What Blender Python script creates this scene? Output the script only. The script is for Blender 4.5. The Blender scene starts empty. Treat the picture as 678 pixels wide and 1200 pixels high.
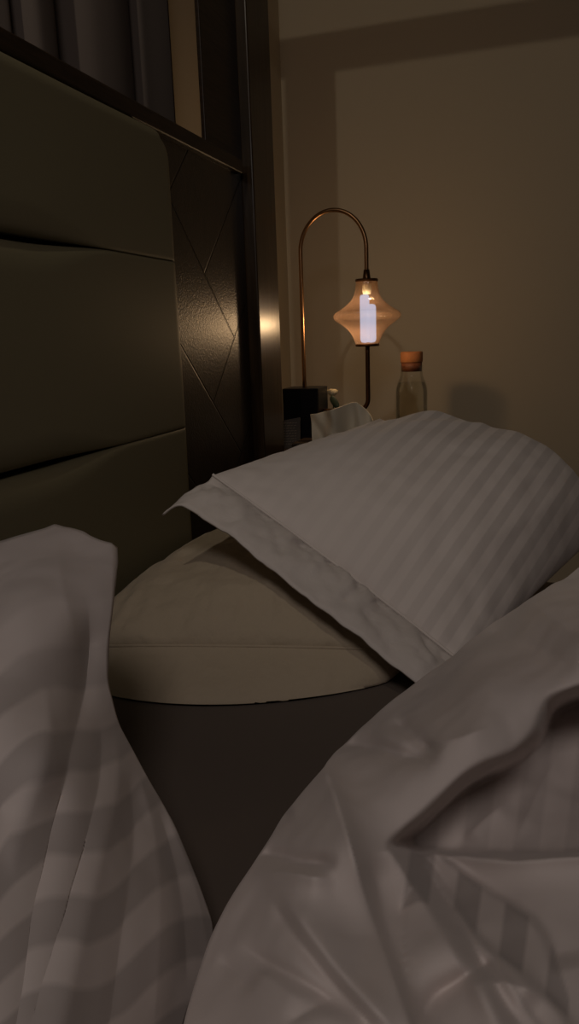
import bpy, bmesh, math, random
import numpy as np
from mathutils import Vector, noise

random.seed(4)
SC = bpy.context.scene
COL = SC.collection
EYE = 1.06

# ------------------------------------------------------------------ camera
F, CX, CY = 900.0, 339.0, 600.0
yaw, pit, rol = [math.radians(a) for a in (18.5, 12.8, 2.05)]
fw = np.array([math.cos(yaw)*math.cos(pit), math.sin(yaw)*math.cos(pit), -math.sin(pit)])
r0 = np.array([math.sin(yaw), -math.cos(yaw), 0.0]); u0 = np.cross(r0, fw)
RT = r0*math.cos(rol) - u0*math.sin(rol)
UP = u0*math.cos(rol) + r0*math.sin(rol)
EYEP = np.array([0.0, 0.0, EYE])

def survey_z(px, py, z):
    """place in the room at height z that was sighted at (px, py)"""
    d = fw + RT*(px-CX)/F - UP*(py-CY)/F
    return EYEP + d*(z-EYE)/d[2]

cd = bpy.data.cameras.new('camera'); cam = bpy.data.objects.new('camera', cd); COL.objects.link(cam)
from mathutils import Matrix
M = Matrix(((RT[0], UP[0], -fw[0]), (RT[1], UP[1], -fw[1]), (RT[2], UP[2], -fw[2])))
cam.matrix_world = Matrix.Translation((0, 0, EYE)) @ M.to_4x4()
cd.sensor_fit = 'VERTICAL'; cd.sensor_height = 36.0; cd.lens = F/1200.0*36.0
cd.clip_start = 0.01
SC.camera = cam
SC.view_settings.view_transform = 'Standard'; SC.view_settings.look = 'None'
SC.view_settings.gamma = 1.0; SC.view_settings.use_curve_mapping = False
SC.view_settings.exposure = 0.0

# ------------------------------------------------------------------ helpers
def link(name, me, mat=None, parent=None, smooth=False):
    o = bpy.data.objects.new(name, me); COL.objects.link(o)
    for m in (mat if isinstance(mat, (list, tuple)) else [mat]):
        if m: me.materials.append(m)
    if smooth: me.polygons.foreach_set('use_smooth', [True]*len(me.polygons))
    if parent: o.parent = parent
    return o

def tag(o, label, cat, group=None):
    o['label'] = label; o['category'] = cat
    if group: o['group'] = group
    return o

def thing(name, label, cat, loc=(0, 0, 0)):
    o = bpy.data.objects.new(name, None); COL.objects.link(o); o.location = loc
    o.empty_display_size = .05
    return tag(o, label, cat)

def struct(o): o['kind'] = 'structure'; return o

def child(o, parent):
    """parent keeping world place (all parents are unrotated)"""
    o.parent = parent
    off = Vector(parent.location); p = parent.parent
    while p: off += Vector(p.location); p = p.parent
    o.location = Vector(o.location) - off
    return o

def from_bm(name, bm, mat, parent=None, smooth=False):
    me = bpy.data.meshes.new(name); bm.normal_update(); bm.to_mesh(me); bm.free()
    o = link(name, me, mat, None, smooth)
    if parent: child(o, parent)
    return o

def box_bm(x0, x1, y0, y1, z0, z1, bev=0.0, seg=2, bm=None):
    b = bmesh.new()
    bmesh.ops.create_cube(b, size=1.0)
    for v in b.verts:
        v.co = Vector(((x0+x1)/2+v.co.x*(x1-x0), (y0+y1)/2+v.co.y*(y1-y0), (z0+z1)/2+v.co.z*(z1-z0)))
    if bev: bmesh.ops.bevel(b, geom=b.edges[:], offset=bev, segments=seg, profile=.5, affect='EDGES')
    if bm is None: return b
    t = bpy.data.meshes.new('t'); b.to_mesh(t); b.free(); bm.from_mesh(t); bpy.data.meshes.remove(t)
    return bm

def box(name, x0, x1, y0, y1, z0, z1, mat, parent=None, bev=.003, seg=2):
    return from_bm(name, box_bm(x0, x1, y0, y1, z0, z1, bev, seg), mat, parent)

def lathe_bm(prof, cx, cy, n=48, rib=0.0, nrib=0, bm=None):
    bm = bm or bmesh.new(); rings = []
    for r, z in prof:
        ring = []
        for k in range(n):
            a = 2*math.pi*k/n
            rr = r*(1+rib*math.cos(nrib*a)) if r > 1e-5 else r
            ring.append(bm.verts.new((cx+rr*math.cos(a), cy+rr*math.sin(a), z)))
        rings.append(ring)
    for a, b in zip(rings, rings[1:]):
        for k in range(n):
            bm.faces.new((a[k], a[(k+1) % n], b[(k+1) % n], b[k]))
    bmesh.ops.remove_doubles(bm, verts=bm.verts[:], dist=1e-6)
    bmesh.ops.recalc_face_normals(bm, faces=bm.faces[:])
    return bm

def tube_bm(pts, r, n=14, bm=None):
    bm = bm or bmesh.new(); pts = [Vector(p) for p in pts]; rings = []
    ref = Vector((1, 0, 0))
    for i, p in enumerate(pts):
        t = (pts[min(i+1, len(pts)-1)]-pts[max(i-1, 0)]).normalized()
        a = (ref-t*ref.dot(t)).normalized() if abs(ref.dot(t)) < .95 else Vector((0, 1, 0))
        b = t.cross(a).normalized()
        rings.append([bm.verts.new(p+(a*math.cos(2*math.pi*k/n)+b*math.sin(2*math.pi*k/n))*r) for k in range(n)])
    for q, s in zip(rings, rings[1:]):
        for k in range(n): bm.faces.new((q[k], q[(k+1) % n], s[(k+1) % n], s[k]))
    bm.faces.new(rings[0][::-1]); bm.faces.new(rings[-1])
    return bm

def grid_mesh(name, P, UV=None, attr=None, flip=False, bottom=None):
    """P (ny,nx,3) -> mesh; optional second sheet closes it into a solid"""
    ny, nx, _ = P.shape
    vs = [tuple(map(float, p)) for p in P.reshape(-1, 3)]
    idx = lambda j, i: j*nx+i
    fs = []
    for j in range(ny-1):
        for i in range(nx-1):
            f = (idx(j, i), idx(j, i+1), idx(j+1, i+1), idx(j+1, i))
            fs.append(f[::-1] if flip else f)
    uv = [] if UV is None else [tuple(map(float, q)) for q in UV.reshape(-1, 2)]
    at = [] if attr is None else [float(q) for q in attr.reshape(-1)]
    if bottom is not None:
        n0 = len(vs)
        border = {}
        for j in range(ny):
            for i in range(nx):
                if j in (0, ny-1) or i in (0, nx-1): border[(j, i)] = True
        m = {}
        for j in range(ny):
            for i in range(nx):
                if (j, i) in border and np.linalg.norm(P[j, i]-bottom[j, i]) < 1e-6: m[(j, i)] = idx(j, i)
                else:
                    m[(j, i)] = len(vs); vs.append(tuple(map(float, bottom[j, i])))
                    if uv: uv.append(uv[idx(j, i)])
                    if at: at.append(at[idx(j, i)])
        for j in range(ny-1):
            for i in range(nx-1):
                f = (m[(j, i)], m[(j+1, i)], m[(j+1, i+1)], m[(j, i+1)])
                fs.append(f[::-1] if flip else f)
        loop = [(0, i) for i in range(nx)]+[(j, nx-1) for j in range(1, ny)]+[(ny-1, i) for i in range(nx-2, -1, -1)]+[(j, 0) for j in range(ny-2, 0, -1)]
        for a, b in zip(loop, loop[1:]+loop[:1]):
            q = [idx(*a), m[a], m[b], idx(*b)]
            q2 = []
            for k in q:
                if k not in q2: q2.append(k)
            if len(q2) > 2: fs.append(tuple(q2) if not flip else tuple(q2[::-1]))
    me = bpy.data.meshes.new(name); me.from_pydata(vs, [], fs); me.update()
    if uv:
        L = me.uv_layers.new(name='UVMap')
        for l in me.loops: L.data[l.index].uv = uv[l.vertex_index]
    if at:
        A = me.attributes.new('stripe_strength', 'FLOAT', 'POINT')
        A.data.foreach_set('value', at)
    return me

# ------------------------------------------------------------------ materials
def mat(name):
    m = bpy.data.materials.new(name); m.use_nodes = True
    nt = m.node_tree; b = nt.nodes['Principled BSDF']
    return m, nt, b

def N(nt, t, **kw):
    n = nt.nodes.new(t)
    for k, v in kw.items(): setattr(n, k, v)
    return n

def plain(name, col, rough=.6, metal=0.0, spec=.5, bump=0.0, bscale=200.0, var=0.0):
    m, nt, b = mat(name)
    b.inputs['Base Color'].default_value = (*col, 1); b.inputs['Roughness'].default_value = rough
    b.inputs['Metallic'].default_value = metal; b.inputs['Specular IOR Level'].default_value = spec
    tc = N(nt, 'ShaderNodeTexCoord')
    nz = N(nt, 'ShaderNodeTexNoise'); nz.inputs['Scale'].default_value = bscale; nz.inputs['Detail'].default_value = 4
    nt.links.new(tc.outputs['Object'], nz.inputs['Vector'])
    if bump:
        bp = N(nt, 'ShaderNodeBump'); bp.inputs['Strength'].default_value = bump; bp.inputs['Distance'].default_value = .002
        nt.links.new(nz.outputs['Fac'], bp.inputs['Height']); nt.links.new(bp.outputs['Normal'], b.inputs['Normal'])
    if var:
        mx = N(nt, 'ShaderNodeMixRGB'); mx.blend_type = 'MULTIPLY'; mx.inputs['Fac'].default_value = var
        mx.inputs['Color1'].default_value = (*col, 1); nt.links.new(nz.outputs['Color'], mx.inputs['Color2'])
        nt.links.new(mx.outputs['Color'], b.inputs['Base Color'])
    return m

def cloth(name, light, dark=None, period=.03, bump=.25, masked=False, rough=.8):
    """sateen: woven stripes along UV.x; masked = only where the weave attribute says"""
    m, nt, b = mat(name)
    b.inputs['Roughness'].default_value = rough; b.inputs['Specular IOR Level'].default_value = .2
    b.inputs['Sheen Weight'].default_value = .12; b.inputs['Sheen Roughness'].default_value = .5
    tc = N(nt, 'ShaderNodeTexCoord')
    nz = N(nt, 'ShaderNodeTexNoise'); nz.inputs['Scale'].default_value = 38; nz.inputs['Detail'].default_value = 5
    nz.inputs['Roughness'].default_value = .55
    nt.links.new(tc.outputs['Object'], nz.inputs['Vector'])
    bp = N(nt, 'ShaderNodeBump'); bp.inputs['Strength'].default_value = bump; bp.inputs['Distance'].default_value = .006
    nt.links.new(nz.outputs['Fac'], bp.inputs['Height']); nt.links.new(bp.outputs['Normal'], b.inputs['Normal'])
    if dark is None:
        b.inputs['Base Color'].default_value = (*light, 1)
        return m
    sp = N(nt, 'ShaderNodeSeparateXYZ'); nt.links.new(tc.outputs['UV'], sp.inputs['Vector'])
    mul = N(nt, 'ShaderNodeMath', operation='MULTIPLY'); mul.inputs[1].default_value = 2*math.pi/period
    nt.links.new(sp.outputs['X'], mul.inputs[0])
    sn = N(nt, 'ShaderNodeMath', operation='SINE'); nt.links.new(mul.outputs[0], sn.inputs[0])
    mr = N(nt, 'ShaderNodeMapRange'); mr.inputs['From Min'].default_value = -.28; mr.inputs['From Max'].default_value = .28
    nt.links.new(sn.outputs[0], mr.inputs['Value'])
    fac = mr.outputs['Result']
    if masked:
        at = N(nt, 'ShaderNodeAttribute'); at.attribute_name = 'stripe_strength'
        mm = N(nt, 'ShaderNodeMath', operation='MULTIPLY')
        nt.links.new(fac, mm.inputs[0]); nt.links.new(at.outputs['Fac'], mm.inputs[1]); fac = mm.outputs[0]
    mx = N(nt, 'ShaderNodeMixRGB'); mx.inputs['Color1'].default_value = (*light, 1); mx.inputs['Color2'].default_value = (*dark, 1)
    nt.links.new(fac, mx.inputs['Fac']); nt.links.new(mx.outputs['Color'], b.inputs['Base Color'])
    return m

def wood(name, c1, c2, rough, bump, spec=.5, scale=(3, 3, 40), grain=6):
    m, nt, b = mat(name)
    tc = N(nt, 'ShaderNodeTexCoord'); mp = N(nt, 'ShaderNodeMapping'); mp.inputs['Scale'].default_value = scale
    nt.links.new(tc.outputs['Object'], mp.inputs['Vector'])
    nz = N(nt, 'ShaderNodeTexNoise'); nz.inputs['Scale'].default_value = grain; nz.inputs['Detail'].default_value = 6
    nt.links.new(mp.outputs['Vector'], nz.inputs['Vector'])
    rp = N(nt, 'ShaderNodeValToRGB'); rp.color_ramp.elements[0].position = .35; rp.color_ramp.elements[1].position = .7
    rp.color_ramp.elements[0].color = (*c1, 1); rp.color_ramp.elements[1].color = (*c2, 1)
    nt.links.new(nz.outputs['Fac'], rp.inputs['Fac']); nt.links.new(rp.outputs['Color'], b.inputs['Base Color'])
    b.inputs['Roughness'].default_value = rough; b.inputs['Specular IOR Level'].default_value = spec
    bp = N(nt, 'ShaderNodeBump'); bp.inputs['Strength'].default_value = bump; bp.inputs['Distance'].default_value = .002
    nt.links.new(nz.outputs['Fac'], bp.inputs['Height']); nt.links.new(bp.outputs['Normal'], b.inputs['Normal'])
    return m

def thin_glass(name, tint, gloss=.06, rough=.03, extra=None, efac=0.0, k=.5):
    """thin-walled glass: tinted straight-through light, a Fresnel reflection, optionally a little scatter"""
    m = bpy.data.materials.new(name); m.use_nodes = True; nt = m.node_tree; nt.nodes.clear()
    out = N(nt, 'ShaderNodeOutputMaterial'); tr = N(nt, 'ShaderNodeBsdfTransparent'); tr.inputs['Color'].default_value = (*tint, 1)
    gl = N(nt, 'ShaderNodeBsdfGlossy'); gl.inputs['Roughness'].default_value = rough
    lw = N(nt, 'ShaderNodeLayerWeight'); lw.inputs['Blend'].default_value = .22
    ad = N(nt, 'ShaderNodeMath', operation='MULTIPLY_ADD'); ad.inputs[1].default_value = k; ad.inputs[2].default_value = gloss*.4
    nt.links.new(lw.outputs['Fresnel'], ad.inputs[0])
    base = tr.outputs[0]
    if extra:
        tl = N(nt, 'ShaderNodeBsdfTranslucent'); tl.inputs['Color'].default_value = (*extra, 1)
        df = N(nt, 'ShaderNodeBsdfDiffuse'); df.inputs['Color'].default_value = (*extra, 1)
        m2 = N(nt, 'ShaderNodeMixShader'); m2.inputs[0].default_value = .3
        nt.links.new(tl.outputs[0], m2.inputs[1]); nt.links.new(df.outputs[0], m2.inputs[2])
        m1 = N(nt, 'ShaderNodeMixShader'); m1.inputs[0].default_value = efac
        nt.links.new(base, m1.inputs[1]); nt.links.new(m2.outputs[0], m1.inputs[2]); base = m1.outputs[0]
    mx = N(nt, 'ShaderNodeMixShader'); nt.links.new(ad.outputs[0], mx.inputs[0])
    nt.links.new(base, mx.inputs[1]); nt.links.new(gl.outputs[0], mx.inputs[2]); nt.links.new(mx.outputs[0], out.inputs[0])
    return m

M_wall = plain('cream_wall_paint', (.53, .45, .335), .85, spec=.2, bump=.08, bscale=120)
M_trim = plain('pale_trim_paint', (.56, .50, .40), .6, bump=.03)
M_ceil = plain('ceiling_paint', (.6, .56, .48), .9)
M_floor = plain('brown_carpet', (.07, .05, .035), .95, bump=.4, bscale=400, var=.4)
M_wood = wood('dark_walnut', (.018, .010, .005), (.036, .019, .010), .42, .2, .25, (2.2, 2.2, 30))
M_post = wood('polished_walnut', (.022, .013, .006), (.045, .026, .012), .30, .2, .38, (10, 10, 1.0))
M_leather = plain('olive_leather', (.170, .150, .090), .5, spec=.35, bump=.05, bscale=350)
M_curtain = plain('grey_mauve_curtain', (.165, .135, .118), .9, spec=.1, bump=.1, bscale=300)
M_brass = plain('aged_brass', (.30, .165, .08), .30, metal=1.0, bump=.02)
M_darkbrass = plain('dark_bronze', (.12, .06, .03), .35, metal=1.0)
M_black = plain('black_lacquer', (.004, .004, .006), .35, spec=.3)
M_screw = plain('dull_screw', (.15, .12, .09), .4, metal=.6)
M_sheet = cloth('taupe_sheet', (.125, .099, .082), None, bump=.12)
M_white = cloth('white_sateen', (.70, .64, .62), (.565, .515, .50), .030, .12, masked=True)
M_flange = cloth('white_sateen_flange', (.68, .625, .60), None, bump=.3)
M_cream = cloth('cream_cotton', (.48, .40, .30), None, bump=.6)
M_duvet = cloth('duvet_sateen', (.68, .61, .58), (.53, .475, .455), .03, .06, masked=True)
M_duvetl = cloth('duvet_sateen_bold', (.68, .61, .58), (.47, .42, .40), .03, .06, masked=True)
M_mattress = plain('mattress_ticking', (.35, .32, .29), .9)
M_tissue = cloth('tissue_paper', (.76, .68, .55), None, bump=.1, rough=.95)
M_shade = thin_glass('amber_glass', (.95, .80, .64), .10, .08, (.90, .50, .30), .055)
M_cglass = thin_glass('carafe_glass', (.985, .99, .98), .02, .02, k=.32)
M_cork = plain('cork', (.52, .20, .07), .8, bump=.5, bscale=260, var=.45)
M_corkd = plain('dark_cork', (.22, .07, .03), .6, bump=.4, bscale=260, var=.4)  # plug is a darker, redder brown than the stopper cork
M_petal = plain('ivory_petal', (.85, .74, .52), .7)
M_leaf = plain('dark_green_leaf', (.02, .035, .018), .6)
M_card = plain('grey_card', (.07, .06, .048), .6)
M_print = plain('pale_print', (.20, .17, .13), .7)
M_tbox = plain('tissue_box_wood', (.03, .018, .01), .4)

m, nt, b = mat('clear_water')
b.inputs['Base Color'].default_value = (.86, .90, .86, 1); b.inputs['Roughness'].default_value = 0.0
b.inputs['Transmission Weight'].default_value = 1.0; b.inputs['IOR'].default_value = 1.33
M_water = thin_glass('still_water', (.985, .99, .985), .0, .01, k=.6)

m = bpy.data.materials.new('lit_bulb_glass'); m.use_nodes = True; nt = m.node_tree; nt.nodes.clear()
out = N(nt, 'ShaderNodeOutputMaterial'); tr = N(nt, 'ShaderNodeBsdfTransparent'); em = N(nt, 'ShaderNodeEmission')
em.inputs['Color'].default_value = (.62, .80, 1.3, 1); em.inputs['Strength'].default_value = .75
mx = N(nt, 'ShaderNodeMixShader'); mx.inputs[0].default_value = .75
nt.links.new(tr.outputs[0], mx.inputs[1]); nt.links.new(em.outputs[0], mx.inputs[2]); nt.links.new(mx.outputs[0], out.inputs[0])
M_bulb = m
M_socket = plain('pale_socket', (.75, .72, .55), .5)

# ------------------------------------------------------------------ room shell
XB, YL, ZC = 2.95, .96, 2.8
struct(box('floor', -2.4, XB+.1, -2.6, YL+.1, -.1, 0, M_floor, bev=0))
struct(box('ceiling', -2.4, XB+.1, -2.6, YL+.1, ZC, ZC+.1, M_ceil, bev=0))
struct(box('wall_left', -2.4, XB+.1, YL, YL+.1, 0, ZC, M_wall, bev=0))
struct(box('wall_back', XB, XB+.1, -2.6, YL, 0, ZC, M_wall, bev=0))
struct(box('wall_right', -2.4, XB+.1, -2.7, -2.6, 0, ZC, M_wall, bev=0))
struct(box('wall_front', -2.5, -2.4, -2.7, YL+.1, 0, ZC, M_wall, bev=0))
struct(box('baseboard_back', XB-.015, XB, -2.6, YL, 0, .1, M_trim, bev=.003))
t1 = struct(box('trim_1', 2.56, 2.68, YL-.018, YL, 0, ZC, M_trim, bev=.004))
for z in (1.145, .985):
    s = from_bm('screw_cap', lathe_bm([(0, .004), (.004, .003), (.006, 0)], 0, 0, 16), M_screw)
    s.rotation_euler = (math.pi/2, 0, 0); s.location = (2.60, YL-.018, z); s.parent = t1

# ------------------------------------------------------------------ wooden headboard screen
hb = thing('headboard', 'dark walnut headboard screen with padded olive leather panels and tall end post', 'headboard', (1.0, .74, 0))
PX0 = -1.1
# diamond-grooved panel: grooves are dark, bumped lines in the veneer material, two slanted families
def groove_panel():
    x0, x1, z0, z1, y = PX0, 1.86, .08, 1.455, .715
    bm = box_bm(x0, x1, y, y+.04, z0, z1)
    return bm
m, nt, b = mat('walnut_diamond_veneer')
src = M_wood.node_tree
tc = N(nt, 'ShaderNodeTexCoord'); sp = N(nt, 'ShaderNodeSeparateXYZ'); nt.links.new(tc.outputs['Object'], sp.inputs['Vector'])
def mth(op, a, bb, c=None):
    n = N(nt, 'ShaderNodeMath', operation=op)
    for i, q in enumerate((a, bb, c)):
        if q is None: continue
        if isinstance(q, (int, float)): n.inputs[i].default_value = q
        else: nt.links.new(q, n.inputs[i])
    return n.outputs[0]
X, Z = sp.outputs['X'], sp.outputs['Z']
rr = mth('DIVIDE', mth('SUBTRACT', -.055, mth('SUBTRACT', Z, mth('MULTIPLY', X, .96))), .288)
ff = mth('DIVIDE', mth('SUBTRACT', 2.634, mth('ADD', Z, mth('MULTIPLY', X, .89))), .273)
rn, fn = mth('ROUND', rr, 0), mth('ROUND', ff, 0)
okr = mth('MAXIMUM', mth('LESS_THAN', ff, mth('SUBTRACT', rn, 1)), mth('LESS_THAN', rn, .5))
okf = mth('MULTIPLY', mth('LESS_THAN', rr, mth('ADD', fn, 2)), mth('GREATER_THAN', fn, -.5))
dA = mth('ADD', mth('ABSOLUTE', mth('SUBTRACT', rr, rn), 0), mth('SUBTRACT', 1, okr))
dB = mth('ADD', mth('ABSOLUTE', mth('SUBTRACT', ff, fn), 0), mth('SUBTRACT', 1, okf))
dm = mth('MINIMUM', dA, dB)
gr = N(nt, 'ShaderNodeMapRange'); gr.inputs['From Min'].default_value = .004; gr.inputs['From Max'].default_value = .014
nt.links.new(dm, gr.inputs['Value'])
mp = N(nt, 'ShaderNodeMapping'); mp.inputs['Scale'].default_value = (14, 14, 3); nt.links.new(tc.outputs['Object'], mp.inputs['Vector'])
nz = N(nt, 'ShaderNodeTexNoise'); nz.inputs['Scale'].default_value = 5; nz.inputs['Detail'].default_value = 6; nt.links.new(mp.outputs[0], nz.inputs['Vector'])
rp = N(nt, 'ShaderNodeValToRGB'); rp.color_ramp.elements[0].color = (.016, .009, .005, 1); rp.color_ramp.elements[1].color = (.036, .020, .010, 1)
rp.color_ramp.elements[0].position = .3; rp.color_ramp.elements[1].position = .75
nt.links.new(nz.outputs['Fac'], rp.inputs['Fac'])
mx = N(nt, 'ShaderNodeMixRGB'); mx.inputs['Color1'].default_value = (.003, .002, .001, 1)
nt.links.new(gr.outputs[0], mx.inputs['Fac']); nt.links.new(rp.outputs['Color'], mx.inputs['Color2']); nt.links.new(mx.outputs[0], b.inputs['Base Color'])
b.inputs['Roughness'].default_value = .36; b.inputs['Specular IOR Level'].default_value = .5
nz2 = N(nt, 'ShaderNodeTexNoise'); nz2.inputs['Scale'].default_value = 230; nz2.inputs['Detail'].default_value = 3; nt.links.new(tc.outputs['Object'], nz2.inputs['Vector'])
bp1 = N(nt, 'ShaderNodeBump'); bp1.inputs['Strength'].default_value = .4; bp1.inputs['Distance'].default_value = .0015; nt.links.new(nz2.outputs['Fac'], bp1.inputs['Height'])
bp2 = N(nt, 'ShaderNodeBump'); bp2.inputs['Strength'].default_value = .8; bp2.inputs['Distance'].default_value = .004
nt.links.new(gr.outputs[0], bp2.inputs['Height']); nt.links.new(bp1.outputs['Normal'], bp2.inputs['Normal']); nt.links.new(bp2.outputs['Normal'], b.inputs['Normal'])
M_diamond = m
from_bm('wood_panel', groove_panel(), M_diamond, hb)
box('rail', PX0, 1.83, .698, .752, 1.443, 1.474, M_wood, hb, .004, 3)
box('upright', 1.652, 1.864, .712, .722, 1.46, 2.246, M_wood, hb, .002)
box('post', 1.864, 2.024, .685, .80, 0, 2.246, M_post, hb, .004, 3)
struct(box('trim_2', 1.88, 2.0, -2.6, .955, 2.247, 2.310, M_wood, None, .003))

# padded leather panels; each swells, seams gape towards the left
def pad(zb, zt, top_round=False):
    nx, nz = 150, 60
    x0, x1 = -1.05, 1.386
    yf, yb = .658, .714
    P = np.zeros((nz, nx, 3)); B = np.zeros((nz, nx, 3))
    ys = np.linspace(0, 1, nz); ys = .5-.5*np.cos(np.pi*ys)
    xs = 1-(1-np.linspace(0, 1, nx))**1.6
    for j, b in enumerate(ys):
        for i, a in enumerate(xs):
            x = x0+(x1-x0)*a
            gap = max(0, min(1, (1.14-x)/.22)); gap = gap*gap*(3-2*gap)
            zt2 = zt - (0 if top_round else .0006+.006*gap)
            zb2 = zb + .0006 + .002*gap
            z = zb2+(zt2-zb2)*b
            dt, db = zt2-z, z-zb2
            dx = x1-x
            R = .008+.035*gap
            def rnd(d, r): return 0 if d >= r else (1-math.sqrt(max(0, 1-(1-d/r)**2)))
            q = 0
            if top_round: q = max(q, rnd(dt, .03))
            else: q = max(q, (.05+.36*gap)*rnd(dt, R))
            q = max(q, (.05+.30*gap)*rnd(db, R)); 
            q = max(q, rnd(dx, .045))
            xx = x
            if top_round and dx < .06 and dt < .06:      # rounded upper corner
                cx_, cz_ = x1-.06, zt2-.06
                vx, vz = x-cx_, z-cz_
                mxx = max(vx, vz); l = math.hypot(vx, vz)
                if l > 1e-9: xx = cx_+vx*mxx/l; z = cz_+vz*mxx/l
                q = max(q, rnd(.06-mxx, .045))
            wob = .004*noise.noise(Vector((x*3, z*4, 1.3)))
            P[j, i] = (xx, yf+q*(yb-yf-.002)-wob*(1-q), z); B[j, i] = (xx, yb, z)
    me = grid_mesh('upholstered_panel', P, bottom=B, flip=True)
    o = link('upholstered_panel', me, M_leather, None, True); child(o, hb)
pad(1.2045, 1.437, True); pad(.8965, 1.2045); pad(.585, .8965); pad(.27, .585)

# ------------------------------------------------------------------ curtain behind the screen
def curtain():
    nx, nz = 420, 30
    P = np.zeros((nz, nx, 3))
    for i in range(nx):
        a = i/(nx-1)
        for j in range(nz):
            b = j/(nz-1)
            x = -.6+a*(1.795+.6) + .012*(1-b)*(a > .9)*(a-.9)*10
            y = .858+.008*math.sin(x*23+b)
            for vx, vw, vd in ((1.655, .016, .06), (1.415, .034, .09), (1.245, .018, .07), (1.105, .024, .08), (.96, .02, .07), (.80, .03, .08), (.6, .02, .07), (.4, .03, .08), (.2, .02, .07), (0, .03, .08), (-.2, .02, .07), (-.4, .03, .08)):
                y += vd*math.exp(-((x+.006*math.sin(b*3+vx*9)-vx)/vw)**2)
            P[j, i] = (x, y, .02+2.7*b)
    me = grid_mesh('curtain', P); o = link('curtain', me, M_curtain, None, True)
    md = o.modifiers.new('thickness', 'SOLIDIFY'); md.thickness = .002
    tag(o, 'grey mauve pleated curtain hanging behind the open top of the wooden headboard screen', 'curtain')
curtain()

# ------------------------------------------------------------------ bed
bed = thing('bed', 'bed with a smooth dark taupe fitted sheet showing between the bunched covers', 'bed', (.2, -.4, 0))
BX0, BX1, BY0, BY1 = -.55, 1.47, -1.4, .645
box('bed_base', BX0+.02, BX1-.02, BY0+.02, BY1, .08, .33, M_wood, bed, .01)
for x in (BX0+.15, BX1-.15):
    for y in (BY0+.15, BY1-.15):
        from_bm('leg', lathe_bm([(0, 0), (.022, 0), (.03, .08), (0, .08)], x, y, 20), M_wood, bed, False)
box('mattress', BX0, BX1, BY0, BY1, .33, .593, M_mattress, bed, .04, 5)
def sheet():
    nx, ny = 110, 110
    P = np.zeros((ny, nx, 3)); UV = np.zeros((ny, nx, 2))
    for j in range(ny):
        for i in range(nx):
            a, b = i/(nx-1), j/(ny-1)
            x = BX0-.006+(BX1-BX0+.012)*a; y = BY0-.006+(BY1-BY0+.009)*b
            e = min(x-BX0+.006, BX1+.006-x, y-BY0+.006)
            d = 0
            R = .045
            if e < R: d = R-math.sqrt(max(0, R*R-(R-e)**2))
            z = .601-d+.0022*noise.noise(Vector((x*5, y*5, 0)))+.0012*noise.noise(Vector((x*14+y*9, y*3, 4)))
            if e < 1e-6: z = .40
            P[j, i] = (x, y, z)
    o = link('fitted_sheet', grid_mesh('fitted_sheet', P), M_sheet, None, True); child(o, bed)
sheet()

# ------------------------------------------------------------------ pillows
def fbm(p, oct=4):
    v, a, s = 0, 1, 1
    for _ in range(oct):
        v += a*noise.noise(p*s); a *= .5; s *= 2.03
    return v

def pillow_mesh(A, B, C, D, tt, tb, wr, nu=110, nv=120, seam_in=.035, lu=.5, lv=.66, wseed=0.0, shape=None, powr=.5, gusset=0.0, skew=0.0):
    """A->B is the near short edge (u), A->D the long edge (v)"""
    A, B, C, D = [np.array(q, float) for q in (A, B, C, D)]
    n = np.cross(D-A, B-A); n /= np.linalg.norm(n)
    if n[2] < 0: n = -n
    T = np.zeros((nv, nu, 3)); Bo = np.zeros((nv, nu, 3)); UV = np.zeros((nv, nu, 2))
    cs = lambda k, m: .5-.5*math.cos(math.pi*k/(m-1))
    for j in range(nv):
        v = cs(j, nv)
        for i in range(nu):
            u = cs(i, nu)
            # seams pull in between the corners
            uu = .5+(u-.5)*(1-seam_in*math.sin(math.pi*v)*1.0*abs(2*u-1)**2)
            vv = .5+(v-.5)*(1-seam_in*math.sin(math.pi*u)*1.0*abs(2*v-1)**2)
            p = (A*(1-uu)+B*uu)*(1-vv)+(D*(1-uu)+C*uu)*vv
            eu, ev = 1-(2*u-1)**2, 1-(2*v-1)**2
            h = (eu*ev)**powr
            h = h*(.72+.28*min(1, eu*ev*2.0))
            w = 0
            if wr:
                q = Vector((u*lu, v*lv, wseed))
                w = wr*(fbm(Vector((q.x*7, q.y*7, wseed)), 4)*.6 + .7*noise.noise(Vector((q.x*26+2*noise.noise(q*6), q.y*6, wseed+3))))*min(1, h*1.6)
                w += wr*.8*max(0, 1-h)*noise.noise(Vector((q.x*30, q.y*30, wseed+8)))*min(1, h*6)
            s = shape(u, v) if shape else 1.0
            if gusset: w += 2.0*(.0035*noise.noise(Vector((u*34+v*9, v*5, 2)))+.0025*noise.noise(Vector((u*70, v*12, 6))))*math.exp(-v/.22)*min(1, h*2)
            T[j, i] = p+n*(tt*h*s+w); Bo[j, i] = p-n*(tb*(h if not gusset else min(1, eu*3)**.5*min(1, ev*6)**.6)-w*.4)
            if gusset: Bo[j, i] += (A-D)/np.linalg.norm(A-D)*gusset*math.sin(math.pi*min(1, v/.16)**.7)*eu**.8
            if gusset: Bo[j, i][2] = max(Bo[j, i][2], .604)
            UV[j, i] = (u*lu+skew*v*lv, v*lv)
    for (j, i) in [(j, i) for j in range(nv) for i in range(nu) if j in (0, nv-1) or i in (0, nu-1)]:
        Bo[j, i] = T[j, i]
    return T, Bo, UV, n

# flat lower pillow against the headboard
FL, FR, BR, BL = (.845, .640, .652), (.965, .150, .645), (1.44, .20, .655), (1.40, .635, .675)
T, Bo, UV, n = pillow_mesh(FL, FR, BR, BL, (.082), .047, .0085, lu=.5, lv=.58, wseed=2.2, seam_in=.03, powr=.42, gusset=.118)
lp = link('pillow', grid_mesh('pillow', T, UV, bottom=Bo, flip=False), M_cream, None, True)
tag(lp, 'cream cotton pillow lying flat on the taupe sheet against the leather headboard', 'pillow')
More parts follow.
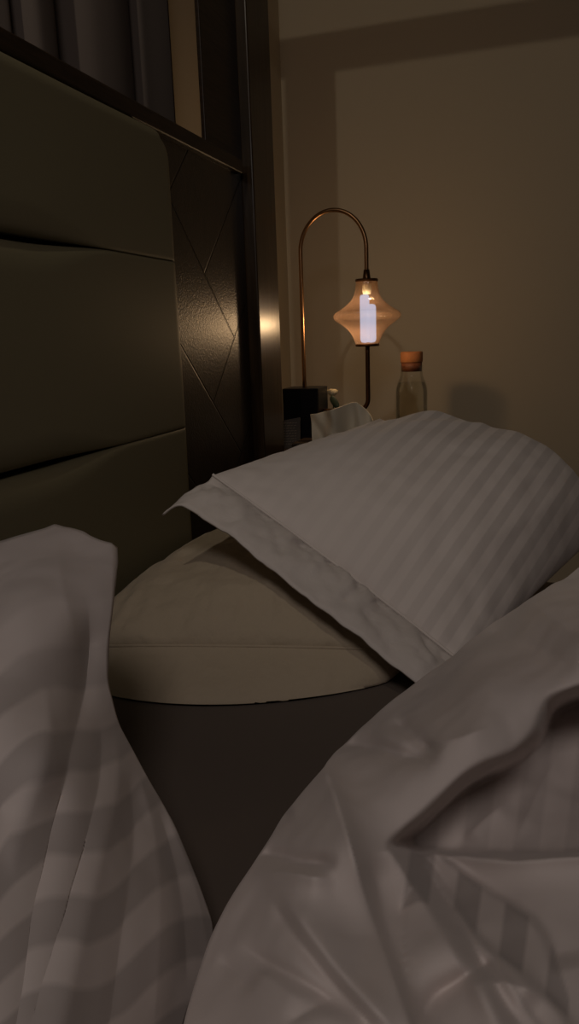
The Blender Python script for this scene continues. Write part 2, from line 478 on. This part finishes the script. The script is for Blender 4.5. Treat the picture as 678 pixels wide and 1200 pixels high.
# piping seam round the near edge
sm = [T[0, i] for i in range(0, T.shape[1], 2)]
fr = tube_bm([tuple(p) for p in sm], .0022, 8)
sb = from_bm('piping', fr, M_cream, None, True); sb.parent = lp

from mathutils.bvhtree import BVHTree
def rest_on(o, T, Bo, gap=.004):
    """lay the underside of a soft thing on what carries it"""
    bv = BVHTree.FromPolygons([v.co.copy() for v in o.data.vertices], [tuple(p.vertices) for p in o.data.polygons])
    for j in range(T.shape[0]):
        for i in range(T.shape[1]):
            h = bv.ray_cast(Vector((Bo[j, i, 0], Bo[j, i, 1], 2)), Vector((0, 0, -1)))
            if h[0] is not None and Bo[j, i, 2] < h[0].z+gap:
                edge = np.linalg.norm(T[j, i]-Bo[j, i]) < 1e-6
                Bo[j, i, 2] = h[0].z+gap
                T[j, i, 2] = Bo[j, i, 2] if edge else max(T[j, i, 2], Bo[j, i, 2]+.006)
    return T, Bo
# big striped sham leaning over it
A = np.array((.99, .520, .856)); B = np.array((.875, .105, .618))
D = np.array((1.66, .34, .880)); C = np.array((1.585, -.15, .70))
ab = (B-A)/np.linalg.norm(B-A)
FLW = .098
vdir = (D-A)/np.linalg.norm(D-A)
A2, B2 = A+vdir*FLW+ab*.01, B+vdir*FLW-ab*.01
def shp(u, v): return (.70+.40*min(1, u*1.6))*(.80+.48*v)*(1-.8*math.exp(-(u/.13)**2-((1-v)/.45)**2))+.40*math.exp(-((u-.21)/.10)**2-((v-.92)/.13)**2)
T, Bo, UV, n = pillow_mesh(A2, B2, C, D, .120, .030, .0065, nu=120, nv=140, lu=.50, lv=.60, wseed=5.1, seam_in=.02, shape=shp, powr=.5, skew=.16)
T, Bo = rest_on(lp, T, Bo)
sham = link('pillow', grid_mesh('pillow', T, UV, np.clip((.6*UV[..., 1]/.60+.5*UV[..., 0]/.50-.22)/.42, .12, 1), bottom=Bo), M_white, None, True)  # stripe fade put into the colour, as sateen stripes vanish with the light angle
tag(sham, 'large white striped sateen pillow with a flat flange, leaning on the cream pillow', 'pillow')
nu, nv = 120, 14
Tf = np.zeros((nv, nu, 3)); Uf = np.zeros((nv, nu, 2))
for j in range(nv):
    for i in range(nu):
        a, bv = i/(nu-1), j/(nv-1)      # bv 0 outer edge .. 1 seam
        seam = T[0, int(round((math.acos(1-2*a)/math.pi)*(T.shape[1]-1)))]
        outer = A*(1-a)+B*a
        p = outer*(1-bv)+seam*bv
        wv = .010*fbm(Vector((a*9, bv*1.6, 7)), 3)*(1-abs(2*bv-1)**3*.6)+.007*noise.noise(Vector((a*20+bv*5, bv*2.0, 1)))*bv**.5
        lift = .010*math.sin(math.pi*bv)
        droop = -.032*max(0, 1-a/.07)**1.6*(1-bv)**.7 - .012*max(0, 1-a/.25)*(1-bv)
        p = p+n*(wv+lift)+np.array((.0, .010*max(0, 1-a/.07)*(1-bv), droop))
        if bv == 1: p = seam
        Tf[j, i] = p; Uf[j, i] = (a*.5, bv*.07)
fl = link('flange', grid_mesh('flange', Tf, Uf), M_flange, None, True); fl.parent = sham
md = fl.modifiers.new('cloth', 'SOLIDIFY'); md.thickness = .003
hem = tube_bm([tuple(T[0, i]+n*.0015) for i in range(0, T.shape[1], 2)], .0024, 8)
hm = from_bm('seam', hem, M_flange, None, True); hm.parent = sham

# ------------------------------------------------------------------ duvets: heights surveyed over the bed, folds raised along lines
def tps(pts):
    P = np.array(pts, float); X = P[:, :2]/400.0; z = P[:, 2]; n = len(P)
    d = np.linalg.norm(X[:, None]-X[None], axis=2)
    K = np.where(d > 0, d*d*np.log(d+1e-12), 0)+np.eye(n)*1e-3
    Q = np.hstack([np.ones((n, 1)), X]); Lm = np.zeros((n+3, n+3)); Lm[:n, :n] = K; Lm[:n, n:] = Q; Lm[n:, :n] = Q.T
    w = np.linalg.solve(Lm, np.concatenate([z, np.zeros(3)]))
    def f(px, py):
        p = np.stack([px, py], -1)/400.0
        d = np.linalg.norm(p[..., None, :]-X, axis=-1)
        return (np.where(d > 0, d*d*np.log(d+1e-12), 0)@w[:n])+w[n]+p@w[n+1:]
    return f

def polyd(px, py, line):
    """signed distance (left of travel positive) and 0..1 position along a polyline"""
    L = np.array(line, float); best = np.full(px.shape, 1e9); sg = np.zeros(px.shape); tt = np.zeros(px.shape)
    seg = np.linalg.norm(np.diff(L, axis=0), axis=1); cum = np.concatenate([[0], np.cumsum(seg)])
    for k in range(len(L)-1):
        a, b = L[k], L[k+1]; ab = b-a; l2 = ab@ab
        t = np.clip(((px-a[0])*ab[0]+(py-a[1])*ab[1])/l2, 0, 1)
        dx, dy = px-(a[0]+t*ab[0]), py-(a[1]+t*ab[1]); d = np.hypot(dx, dy)
        c = ab[0]*(py-a[1])-ab[1]*(px-a[0])
        u = d < best
        best = np.where(u, d, best); sg = np.where(u, np.sign(c), sg); tt = np.where(u, (cum[k]+t*seg[k])/cum[-1], tt)
    return best*sg, tt

def smooth_line(line, it=2):
    L = [np.array(p, float) for p in line]
    for _ in range(it):
        o = [L[0]]
        for a, b in zip(L, L[1:]): o += [a*.75+b*.25, a*.25+b*.75]
        o.append(L[-1]); L = o
    return L

GAIN = 1.0
def ridge(px, py, line, amp, w1, w2, taper=.25, sm=2):
    """w1: width on the right-hand side of travel on screen-down axes, w2: the other"""
    d, t = polyd(px, py, smooth_line(line, sm+1))
    w = np.where(d > 0, w1, w2)
    tp = np.clip(np.minimum(t, 1-t)/max(taper, 1e-3), 0, 1); tp = tp*tp*(3-2*tp)
    g = np.exp(-np.abs(d/(w*1.25))**(1.15 if amp > 0 else 1.4))
    near = np.clip((1350-py)/600, .42, 1.0)      # cloth close by shows smaller folds larger
    return amp*GAIN*near*g*tp

def step(px, py, line, amp, w, reach, taper=.2, sm=2):
    """lowers the d>0 side sharply at the line, recovering over `reach`"""
    d, t = polyd(px, py, smooth_line(line, sm))
    s = 1/(1+np.exp(-np.clip(d/w, -30, 30)))
    tp = np.clip(np.minimum(t, 1-t)/max(taper, 1e-3), 0, 1); tp = tp*tp*(3-2*tp)
    return -amp*s*np.exp(-np.maximum(d, 0)/reach)*tp

def wrap_columns(P, UV, W, side=0.0, drop=.612, out=.05, n=9):
    """continue the cloth over its outer edge and down to the mattress, away from the surveyed side"""
    e = P[:, 0]; nrm = e.copy(); nrm[:, 2] = 0
    nrm /= np.linalg.norm(nrm, axis=1)[:, None]+1e-9
    nrm = nrm+side*np.stack([-nrm[:, 1], nrm[:, 0], nrm[:, 2]], 1)
    cols = []
    for k in range(n, 0, -1):
        a = k/n; th = a*math.pi/2
        q = e+nrm*(out*math.sin(th))
        q[:, 2] = e[:, 2]-(e[:, 2]-drop)*(1-math.cos(th))
        cols.append(q)
    P2 = np.concatenate([np.stack(cols, 1), P], 1)
    UV2 = np.concatenate([np.repeat(UV[:, :1], n, 1), UV], 1); W2 = np.concatenate([np.repeat(W[:, :1], n, 1), W], 1)
    return P2, UV2, W2

def build_duvet(name, px, py, zf, uvf, wf, mat_, side=0.0, out=.05):
    ny, nx = px.shape
    z = zf(px, py)
    P = np.zeros((ny, nx, 3))
    for j in range(ny):
        for i in range(nx): P[j, i] = survey_z(px[j, i], py[j, i], z[j, i])
    P[..., 1] = np.minimum(P[..., 1], .625)
    for j in range(ny):
        for i in range(nx):
            q = Vector(P[j, i])
            P[j, i, 2] += .0045*fbm(q*7+Vector((0, 0, 3)), 3)+.0016*fbm(Vector((q.x*22, q.y*40, q.z*10)), 2)
    P[..., 2] = np.maximum(P[..., 2], .616)
    W = wf(px, py); UV = uvf(P, px, py)
    P, UV, W = wrap_columns(P, UV, W, side, out=out)
    me = grid_mesh(name, P, UV, W, flip=True)
    o = link(name, me, mat_, None, True)
    md = o.modifiers.new('loft', 'SOLIDIFY'); md.thickness = .006; md.offset = -1
    return o

# right-hand duvet
GAIN = 1.55
rx = [560, 600, 640, 665, 690, 715, 750, 790, 820, 845, 880, 910, 960, 1010, 1060, 1110, 1160, 1200, 1260, 1340, 1420]
cx = [860, 790, 722, 678, 640, 602, 552, 500, 458, 430, 398, 370, 330, 301, 272, 247, 230, 219, 205, 190, 178]
def rows(y0, y1, n): return np.linspace(y0, y1, n)
py1 = rows(585, 1420, 330)
cont = np.interp(py1, rx, cx); k = np.ones(13)/13; cont = np.convolve(np.pad(cont, 6, mode='edge'), k, 'valid')
s = np.linspace(0, 1, 230)**1.15
px = cont[:, None]+(1060-cont)[:, None]*s[None]; py = np.repeat(py1[:, None], 230, 1)
base = tps([(860, 560, .775), (722, 640, .775), (678, 665, .775), (602, 715, .76), (500, 790, .735), (430, 845, .725), (370, 910, .72), (301, 1010, .715), (247, 1110, .70), (219, 1200, .70), (190, 1340, .70),
            (678, 740, .80), (560, 800, .775), (620, 800, .785), (470, 890, .755), (540, 880, .765), (600, 860, .77), (430, 960, .745), (760, 780, .80),
            (600, 960, .735), (678, 900, .735), (678, 960, .73), (800, 900, .73), (540, 975, .735),
            (510, 1010, .725), (678, 1020, .72), (590, 1040, .725), (640, 1110, .73), (700, 1120, .72), (560, 1090, .728), (470, 1020, .725), (460, 1080, .715), (900, 1050, .72), (900, 700, .79),
            (600, 1165, .735), (520, 1180, .72), (500, 1110, .725), (380, 1000, .75), (350, 1100, .745), (330, 1180, .74), (430, 1190, .745), (678, 1200, .72), (1000, 1300, .72), (320, 1340, .73), (600, 1340, .74)])
def zr(px, py):
    z = base(px, py)
    z += ridge(px, py, [(372, 880), (380, 897), (402, 960), (421, 1030), (450, 1115), (478, 1195), (500, 1260)], .027, 30, 11, .08) 
    z += ridge(px, py, [(430, 1000), (440, 1040), (452, 1090), (470, 1140), (490, 1200)], -.010, 10, 12, .2)
    z += ridge(px, py, [(290, 1024), (324, 1020), (350, 1030), (396, 1034)], .012, 16, 9, .3)
    z += ridge(px, py, [(292, 1006), (320, 1000), (360, 1011), (398, 1014)], -.015, 8, 10, .25)
    z += ridge(px, py, [(322, 1035), (345, 1075), (385, 1125), (440, 1185), (480, 1230)], .014, 14, 20, .25)
    z += ridge(px, py, [(312, 1045), (335, 1090), (372, 1135), (425, 1190), (455, 1240)], -.012, 9, 9, .2)
    z += ridge(px, py, [(275, 1110), (310, 1128), (350, 1150), (392, 1172), (420, 1200)], -.014, 10, 9, .25)
    z += ridge(px, py, [(285, 1135), (320, 1150), (360, 1175)], .005, 14, 12, .3)
    z += ridge(px, py, [(250, 1130), (275, 1138), (300, 1160)], -.006, 8, 8, .3)
    z += ridge(px, py, [(330, 1200), (370, 1180), (395, 1165)], -.006, 8, 10, .3)
    z += ridge(px, py, [(452, 838), (480, 858), (515, 890)], -.011, 8, 10, .3)
    z += ridge(px, py, [(372, 872), (430, 872), (480, 886), (522, 893)], -.012, 9, 10, .3)
    z += ridge(px, py, [(420, 850), (480, 868), (530, 872), (600, 850)], .008, 22, 22, .3)
    z += ridge(px, py, [(300, 965), (320, 960), (345, 948)], -.011, 8, 8, .3)
    z += ridge(px, py, [(540, 730), (600, 750), (678, 790)], -.006, 14, 14, .3)
    z += ridge(px, py, [(600, 700), (640, 720), (720, 770)], .008, 18, 18, .3)
    # lip of the upper layer, dropping into the hollow below it
    z += step(px, py, [(760, 800), (690, 812), (648, 825), (640, 842), (630, 868), (600, 892), (560, 908), (525, 935), (490, 968), (450, 992)][::-1], .085, 2.0, 190, .10)
    # lower layer, its edge standing up out of the hollow
    z += -step(px, py, [(430, 1000), (470, 991), (510, 997), (600, 1003), (690, 1002), (800, 990)], .024, 2.0, 60, .32)
    z += ridge(px, py, [(440, 1002), (470, 995), (510, 1001), (600, 1008), (690, 1008), (800, 1000)], .010, 14, 4, .2)
    z += step(px, py, [(505, 997), (560, 1033), (620, 1073), (643, 1100), (650, 1140)][::-1], .013, 2.0, 50, .12) *1.0
    z += step(px, py, [(660, 1235), (672, 1200), (625, 1152), (572, 1112), (548, 1088), (528, 1066)][::-1], -.010, 2.5, 40, .15)
    z += ridge(px, py, [(585, 1122), (540, 1150), (505, 1172), (488, 1215)], -.016, 10, 14, .2)
    z += ridge(px, py, [(540, 1160), (590, 1150), (640, 1172)], .018, 26, 20, .3)
    z += ridge(px, py, [(498, 1010), (480, 1050), (462, 1090)], -.006, 9, 9, .25)
    z += ridge(px, py, [(540, 985), (570, 955), (600, 935)], .007, 14, 10, .3)
    z += ridge(px, py, [(600, 990), (630, 930), (660, 870)], .006, 14, 12, .3)
    q = np.clip((px-820)/240, 0, 1); z -= .13*q*q*(3-2*q)
    z += .0025*np.sin(px*.021+py*.013)*np.sin(py*.017-px*.007)
    return z
def uvr(P, px, py):
    # stripes run away from the viewer, turned with the cloth
    a = math.radians(12)
    u = (px-.16*(1000-py)*0)/900*.45 + (py-1000)/900*.06
    return np.stack([u, P[..., 0]], -1)
def inside(px, py, poly, soft=5.0):
    d, t = polyd(px, py, poly+poly[:1])
    ins = np.zeros(px.shape, bool); n = len(poly)
    for k in range(n):
        (x0, y0), (x1, y1) = poly[k], poly[(k+1) % n]
        c = ((y0 > py) != (y1 > py)) & (px < (x1-x0)*(py-y0)/((y1-y0) if y1 != y0 else 1e-9)+x0)
        ins ^= c
    return np.clip(.5+np.where(ins, 1, -1)*np.abs(d)/soft, 0, 1)
def wr_(px, py):
    fac = inside(px, py, [(452, 1006), (478, 997), (505, 1000), (560, 1036), (620, 1076), (648, 1110), (690, 1240), (672, 1200), (625, 1152), (572, 1112), (530, 1068), (490, 1062), (462, 1075)])
    hol = inside(px, py, [(470, 985), (525, 938), (560, 911), (600, 895), (632, 870), (645, 835), (700, 815), (900, 780), (900, 1000), (690, 1000), (510, 994)])
    return np.maximum(fac, .4*hol)
rd = build_duvet('duvet', px, py, zr, uvr, wr_, M_duvetl, out=.03)
tag(rd, 'crumpled white duvet thrown back on the right, plain side up with a striped fold', 'duvet')

GAIN = .62
# left-hand cover, drawn up to a corner
topx = np.array([-300, -100, 0, 30, 65, 100, 130]); topy = np.array([690, 665, 641, 632, 622, 631, 641])
ry = [636, 645, 660, 700, 750, 800, 850, 905, 950, 980, 1040, 1095, 1140, 1200, 1300, 1420]
rxx = [127, 131, 130, 125, 119, 117, 130, 160, 184, 200, 224, 243, 228, 205, 182, 160]
nv_, nu_ = 260, 170
v = np.linspace(0, 1, nv_)[:, None]; u = (np.linspace(0, 1, nu_)**1.25)[None]
yr = 641+(1420-641)*v
rxs = np.interp(yr[:, 0], ry, rxx); rxs = np.convolve(np.pad(rxs, 4, mode='edge'), np.ones(9)/9, 'valid')[:, None]
lx = -130
px = rxs+(lx-rxs)*u
ut = 130+(lx-130)*u
yt = np.interp(ut[0], topx, topy)[None]
py = yt+(1420-yt)*v
baseL = tps([(65, 622, .885), (130, 641, .878), (0, 641, .882), (-150, 675, .87), (119, 750, .835), (117, 800, .81), (130, 850, .775), (160, 905, .738), (200, 980, .695), (243, 1095, .645), (205, 1200, .66), (160, 1420, .68),
             (65, 750, .862), (60, 900, .825), (0, 800, .855), (0, 950, .815), (100, 1000, .775), (100, 1200, .745), (180, 1100, .705), (40, 1300, .75), (-130, 900, .84), (-130, 1200, .79)])
def zl(px, py):
    z = baseL(px, py)
    z += ridge(px, py, [(65, 600), (66, 650), (72, 720), (88, 790)], .0055, 26, 20, .45)
    z += ridge(px, py, [(95, 700), (98, 780), (82, 850), (62, 930), (48, 1010), (30, 1090), (15, 1200), (5, 1300)], -0.0189, 16, 22, .12)
    z += ridge(px, py, [(45, 800), (52, 880), (20, 960), (5, 1040)], 0.0108, 20, 18, .2)
    z += ridge(px, py, [(128, 850), (132, 920), (112, 1000), (92, 1080), (70, 1160), (50, 1260)], 0.0135, 16, 14, .15)
    z += ridge(px, py, [(105, 830), (112, 900), (96, 980), (75, 1060), (50, 1140), (30, 1230)], -0.0135, 14, 12, .15)
    z += ridge(px, py, [(140, 900), (150, 980), (140, 1060), (125, 1140), (110, 1240)], -0.0121, 10, 12, .15)
    z += ridge(px, py, [(150, 895), (172, 970), (180, 1040), (176, 1120), (168, 1220)], 0.0108, 10, 14, .15)
    z += ridge(px, py, [(172, 940), (196, 1010), (206, 1080), (210, 1180)], -0.0121, 9, 9, .2)
    z += ridge(px, py, [(180, 940), (214, 1020), (232, 1090), (240, 1180)], 0.0081, 8, 10, .2)
    z += .002*np.sin(px*.05+py*.01)
    return z
def uvl(P, px, py):
    u = (py*.90+px*.46)/900*.30
    u = u+.004*np.sin(px*.04)
    return np.stack([u, P[..., 1]], -1)
ld = build_duvet('duvet', px, py, zl, uvl, lambda a, b_: np.clip((b_-700)/160, .3, .9), M_duvetl, side=.9, out=.035)
tag(ld, 'white striped duvet bunched up into a pointed corner at the left before the headboard', 'duvet')

# ------------------------------------------------------------------ bedside table and what stands on it
NT = .73
ns = thing('nightstand', 'dark wooden bedside table carrying the lamp and carafe, mostly hidden behind the striped pillow', 'nightstand', (2.4, .55, 0))
box('top', 2.07, 2.68, .345, .93, NT-.03, NT, M_wood, ns, .004)
box('cabinet', 2.10, 2.65, .365, .91, .12, NT-.03, M_wood, ns, .004)
dr = box('drawer', 2.12, 2.63, .350, .365, .45, NT-.05, M_wood, ns, .004)
k_ = from_bm('knob', lathe_bm([(0, .025), (.012, .02), (.008, .008), (.006, 0)], 0, 0, 20), M_brass, None, True)
k_.rotation_euler = (math.pi/2, 0, 0); k_.location = (2.375, .350, .565); child(k_, dr)
for x in (2.14, 2.61):
    for y in (.40, .87): from_bm('leg', lathe_bm([(0, 0), (.018, 0), (.024, .12), (0, .12)], x, y, 16), M_wood, ns)

LX, LY = 2.30, .506
lamp = thing('table_lamp', 'lit brass arch lamp with a flared amber glass shade on a black block', 'lamp', (LX, .6, NT))
box('base', LX-.055, LX+.055, .647, .761, NT, .908, M_black, lamp, .003)
RA = (.706-LY)/2; yc = LY+RA
pts = [(LX, .706, z) for z in np.linspace(.900, 1.305, 12)]
pts += [(LX, yc+RA*math.cos(a), 1.305+.112*math.sin(a)) for a in np.linspace(0, math.pi, 40)[1:]]
pts += [(LX, LY, z) for z in np.linspace(1.29, 1.215, 5)]
from_bm('arched_stem', tube_bm(pts, .0062, 18), M_brass, lamp, True)
from_bm('collar', lathe_bm([(0, 1.245), (.0085, 1.245), (.0115, 1.222), (.0115, 1.214), (0, 1.214)], LX, LY, 28), M_darkbrass, lamp, True)
from_bm('shade_cap', lathe_bm([(0, 1.219), (.032, 1.219), (.034, 1.215), (.032, 1.211), (0, 1.211)], LX, LY, 48), M_darkbrass, lamp)
prof = [(.0310, 1.211), (.0330, 1.195), (.0365, 1.178), (.0445, 1.162), (.0600, 1.146), (.0800, 1.132), (.0915, 1.126), (.0972, 1.119), (.0982, 1.112), (.0945, 1.104), (.0760, 1.091), (.0610, 1.079), (.0490, 1.065), (.0410, 1.050), (.0360, 1.038), (.0335, 1.030)]
def dens(p, n=5):
    o = []
    for k in range(len(p)-1):
        p0, p1, p2, p3 = p[max(k-1, 0)], p[k], p[k+1], p[min(k+2, len(p)-1)]
        for q in range(n):
            t = q/n
            o.append(tuple(.5*((2*p1[c])+(-p0[c]+p2[c])*t+(2*p0[c]-5*p1[c]+4*p2[c]-p3[c])*t*t+(-p0[c]+3*p1[c]-3*p2[c]+p3[c])*t**3) for c in (0, 1)))
    o.append(p[-1]); return o
from_bm('lamp_shade', lathe_bm(dens(prof), LX, LY, 192, .006, 48), M_shade, lamp, True)
from_bm('shade_foot', lathe_bm([(0, 1.034), (.034, 1.034), (.036, 1.030), (.034, 1.026), (0, 1.026)], LX, LY, 48), M_darkbrass, lamp)
pts = [(LX, LY, z) for z in np.linspace(1.028, .88, 8)]
pts += [(LX, LY+.035-.035*math.cos(a), .87-.035*math.sin(a)) for a in np.linspace(0, math.pi/2, 12)]
pts += [(LX, y, .835) for y in np.linspace(.56, .650, 6)]
from_bm('lower_stem', tube_bm(pts, .0068, 18), M_darkbrass, lamp, True)
from_bm('socket', lathe_bm([(0, 1.211), (.013, 1.211), (.014, 1.190), (.011, 1.176), (0, 1.176)], LX, LY, 28), M_socket, lamp, True)
bb = lathe_bm([(0, 1.176), (.011, 1.174), (.0140, 1.168), (.0140, 1.045), (.010, 1.038), (0, 1.036)], LX, LY+.007, 28)
bb = lathe_bm([(0, 1.148), (.010, 1.146), (.0140, 1.140), (.0140, 1.045), (.010, 1.038), (0, 1.036)], LX+.002, LY-.012, 28, bm=bb)
from_bm('bulb', bb, M_bulb, lamp, True)

CXc, CYc = 2.55, .415
car = thing('carafe', 'clear glass water carafe with a cork stopper, against the cream wall', 'carafe', (CXc, CYc, NT))
gp = [(0, .731), (.046, .731), (.051, .737), (.052, .75), (.052, .872), (.0505, .888), (.046, .903), (.0395, .916), (.0365, .928), (.036, .950), (.0375, .956),
      (.0355, .956), (.034, .950), (.0345, .928), (.0375, .916), (.044, .902), (.0485, .887), (.050, .872), (.050, .75), (.048, .739), (0, .736)]
from_bm('body', lathe_bm(gp, CXc, CYc, 64), M_cglass, car, True)
wp = [(0, .7375), (.047, .7395), (.0495, .752), (.0495, .872), (.0480, .886), (.0432, .9005), (.0428, .9015), (0, .901)]
from_bm('water', lathe_bm(wp, CXc, CYc, 64), M_water, car, True)
st = from_bm('stopper', lathe_bm([(0, 1.001), (.034, 1.001), (.0362, .998), (.0362, .970), (.035, .967), (0, .967)], CXc, CYc, 48), M_cork, car, True)
pl = from_bm('plug', lathe_bm([(0, .967), (.0338, .967), (.0332, .938), (0, .938)], CXc, CYc, 48), M_corkd, None, True)
child(pl, st)

# tissue box
tb = thing('tissue_box', 'low box beside the lamp with a white tissue pulled up into a peak', 'tissue box', (2.18, .57, NT))
box('box', 2.10, 2.22, .46, .69, NT, .762, M_tbox, tb, .004)
nu, nv = 60, 40
P = np.zeros((nv, nu, 3))
for j in range(nv):
    for i in range(nu):
        a, b_ = i/(nu-1), j/(nv-1)            # a: left->right, b: bottom->top
        y = .655-.215*a
        top = np.interp(a, [0, .12, .35, .62, .68, .78, 1.0], [.836, .840, .853, .872, .872, .852, .800])
        z0 = .760
        narrow = .30*(1-b_)
        yy = y+(.575-y)*narrow*.55
        x = 2.16+.016*math.sin(a*15-.6)*(1.1-b_)+.018*math.sin(a*9+1.2)*(.4+b_)+.012*math.sin(a*21+b_*3)*b_-.02*b_*a+.010*(1-abs(2*a-1.3))
        P[j, i] = (x, yy, z0+(top-z0)*b_)
ti = link('tissue', grid_mesh('tissue', P), M_tissue, None, True); child(ti, tb)
md = ti.modifiers.new('sheet', 'SOLIDIFY'); md.thickness = .0012

# small rose in a bud vase behind the lamp block
FX, FY, FZ = 2.40, .643, .890
fl_ = thing('rose', 'small ivory rose with a dark leaf peeping out beside the black lamp block', 'flower', (FX, FY, NT))
bm = bmesh.new()
for ring, (nn, rr) in enumerate(((3, .0075), (4, .012), (5, .0165))):
    for k in range(nn):
        a0 = 2*math.pi*(k/nn)+ring*.6
        grid = []
        for j in range(6):
            row = []
            t = j/5
            for i in range(7):
                s_ = (i/6-.5)*2
                ang = a0+s_*math.pi/nn*1.2
                phi = math.radians(12+(112-ring*14)*t-14*abs(s_)**2*t)
                r_ = rr*math.sin(phi)*(1+.10*t*t+.05*s_)
                z_ = FZ-rr*1.05*math.cos(phi)
                row.append(bm.verts.new((FX+r_*math.cos(ang), FY+r_*math.sin(ang), z_)))
            grid.append(row)
        for j in range(5):
            for i in range(6): bm.faces.new((grid[j][i], grid[j][i+1], grid[j+1][i+1], grid[j+1][i]))
from_bm('blossom', bm, M_petal, fl_, True)
from_bm('stem', tube_bm([(FX, FY, .76), (FX+.002, FY-.001, .83), (FX, FY, FZ-.006)], .0022, 8), M_leaf, fl_, True)
bm = bmesh.new(); lf = []
for j in range(9):
    t = j/8; w_ = .02*math.sin(math.pi*t)**.8
    lf.append([bm.verts.new((FX-.014+abs(s_)*.004, FY-.002-.012*t+s_*w_*.75, .876-.045*t+s_*w_*.25)) for s_ in (-1, 0, 1)])
for a, b_ in zip(lf, lf[1:]):
    for i in range(2): bm.faces.new((a[i], a[i+1], b_[i+1], b_[i]))
from_bm('leaf', bm, M_leaf, fl_, True)
from_bm('bud_vase', lathe_bm([(0, NT), (.018, NT), (.021, .75), (.016, .775), (.008, .80), (.009, .812), (.007, .812), (.006, .80), (0, .76)], FX, FY, 28), M_black, fl_, True)

# printed card leaning by the lamp block
cardt = thing('card', 'small dark grey card with rows of fine print, standing between post and lamp block', 'card', (2.215, .745, NT))
def lean(y, z, off=0.0): return (2.205+(z-NT)*.22+off-(y-.745)*.25, y, z)
bm = bmesh.new()
q = [lean(.785, NT), lean(.700, NT), lean(.703, .822), lean(.785, .808)]
fr_ = [bm.verts.new(p) for p in q]; bk = [bm.verts.new((p[0]+.004, p[1], p[2])) for p in q]
bm.faces.new(fr_); bm.faces.new(bk[::-1])
for i in range(4): bm.faces.new((fr_[i], bk[i], bk[(i+1) % 4], fr_[(i+1) % 4]))
bmesh.ops.recalc_face_normals(bm, faces=bm.faces[:])
from_bm('sheet', bm, M_card, cardt)
bm = bmesh.new()
for k in range(9):
    z = .742+k*.0078
    y = .776
    while y > .716:
        l = random.uniform(.004, .012); y2 = max(y-l, .712)
        bm.faces.new([bm.verts.new(lean(yy, zz, -.0008)) for yy, zz in ((y, z), (y2, z+.001), (y2, z+.0032), (y, z+.0022))])
        y = y2-.0022
from_bm('print', bm, M_print, cardt)

# ------------------------------------------------------------------ light
def light(name, typ, loc, energy, col, aim=None, **kw):
    d = bpy.data.lights.new(name, typ); d.energy = energy; d.color = col
    for k, v_ in kw.items(): setattr(d, k, v_)
    o = bpy.data.objects.new(name, d); COL.objects.link(o); o.location = loc
    if aim is not None: o.rotation_euler = (Vector(aim)-Vector(loc)).to_track_quat('-Z', 'Y').to_euler()
    return o
light('ceiling_spot', 'SPOT', (-.20, .52, 2.76), 15.5, (1.0, .88, .70), (2.9, .0, 1.25), spot_size=math.radians(84), spot_blend=.5, shadow_soft_size=.02)
light('room_light', 'AREA', (-.55, -.15, 1.95), 4.0, (1.0, .88, .82), (.9, .15, .75), shape='DISK', size=.35)
light('lamp_bulb', 'POINT', (LX, LY+.007, 1.10), 5.5, (1.0, .76, .48), shadow_soft_size=.018)
w = bpy.data.worlds.new('world'); SC.world = w; w.use_nodes = True
w.node_tree.nodes['Background'].inputs['Color'].default_value = (1, .9, .8, 1)
w.node_tree.nodes['Background'].inputs['Strength'].default_value = .016
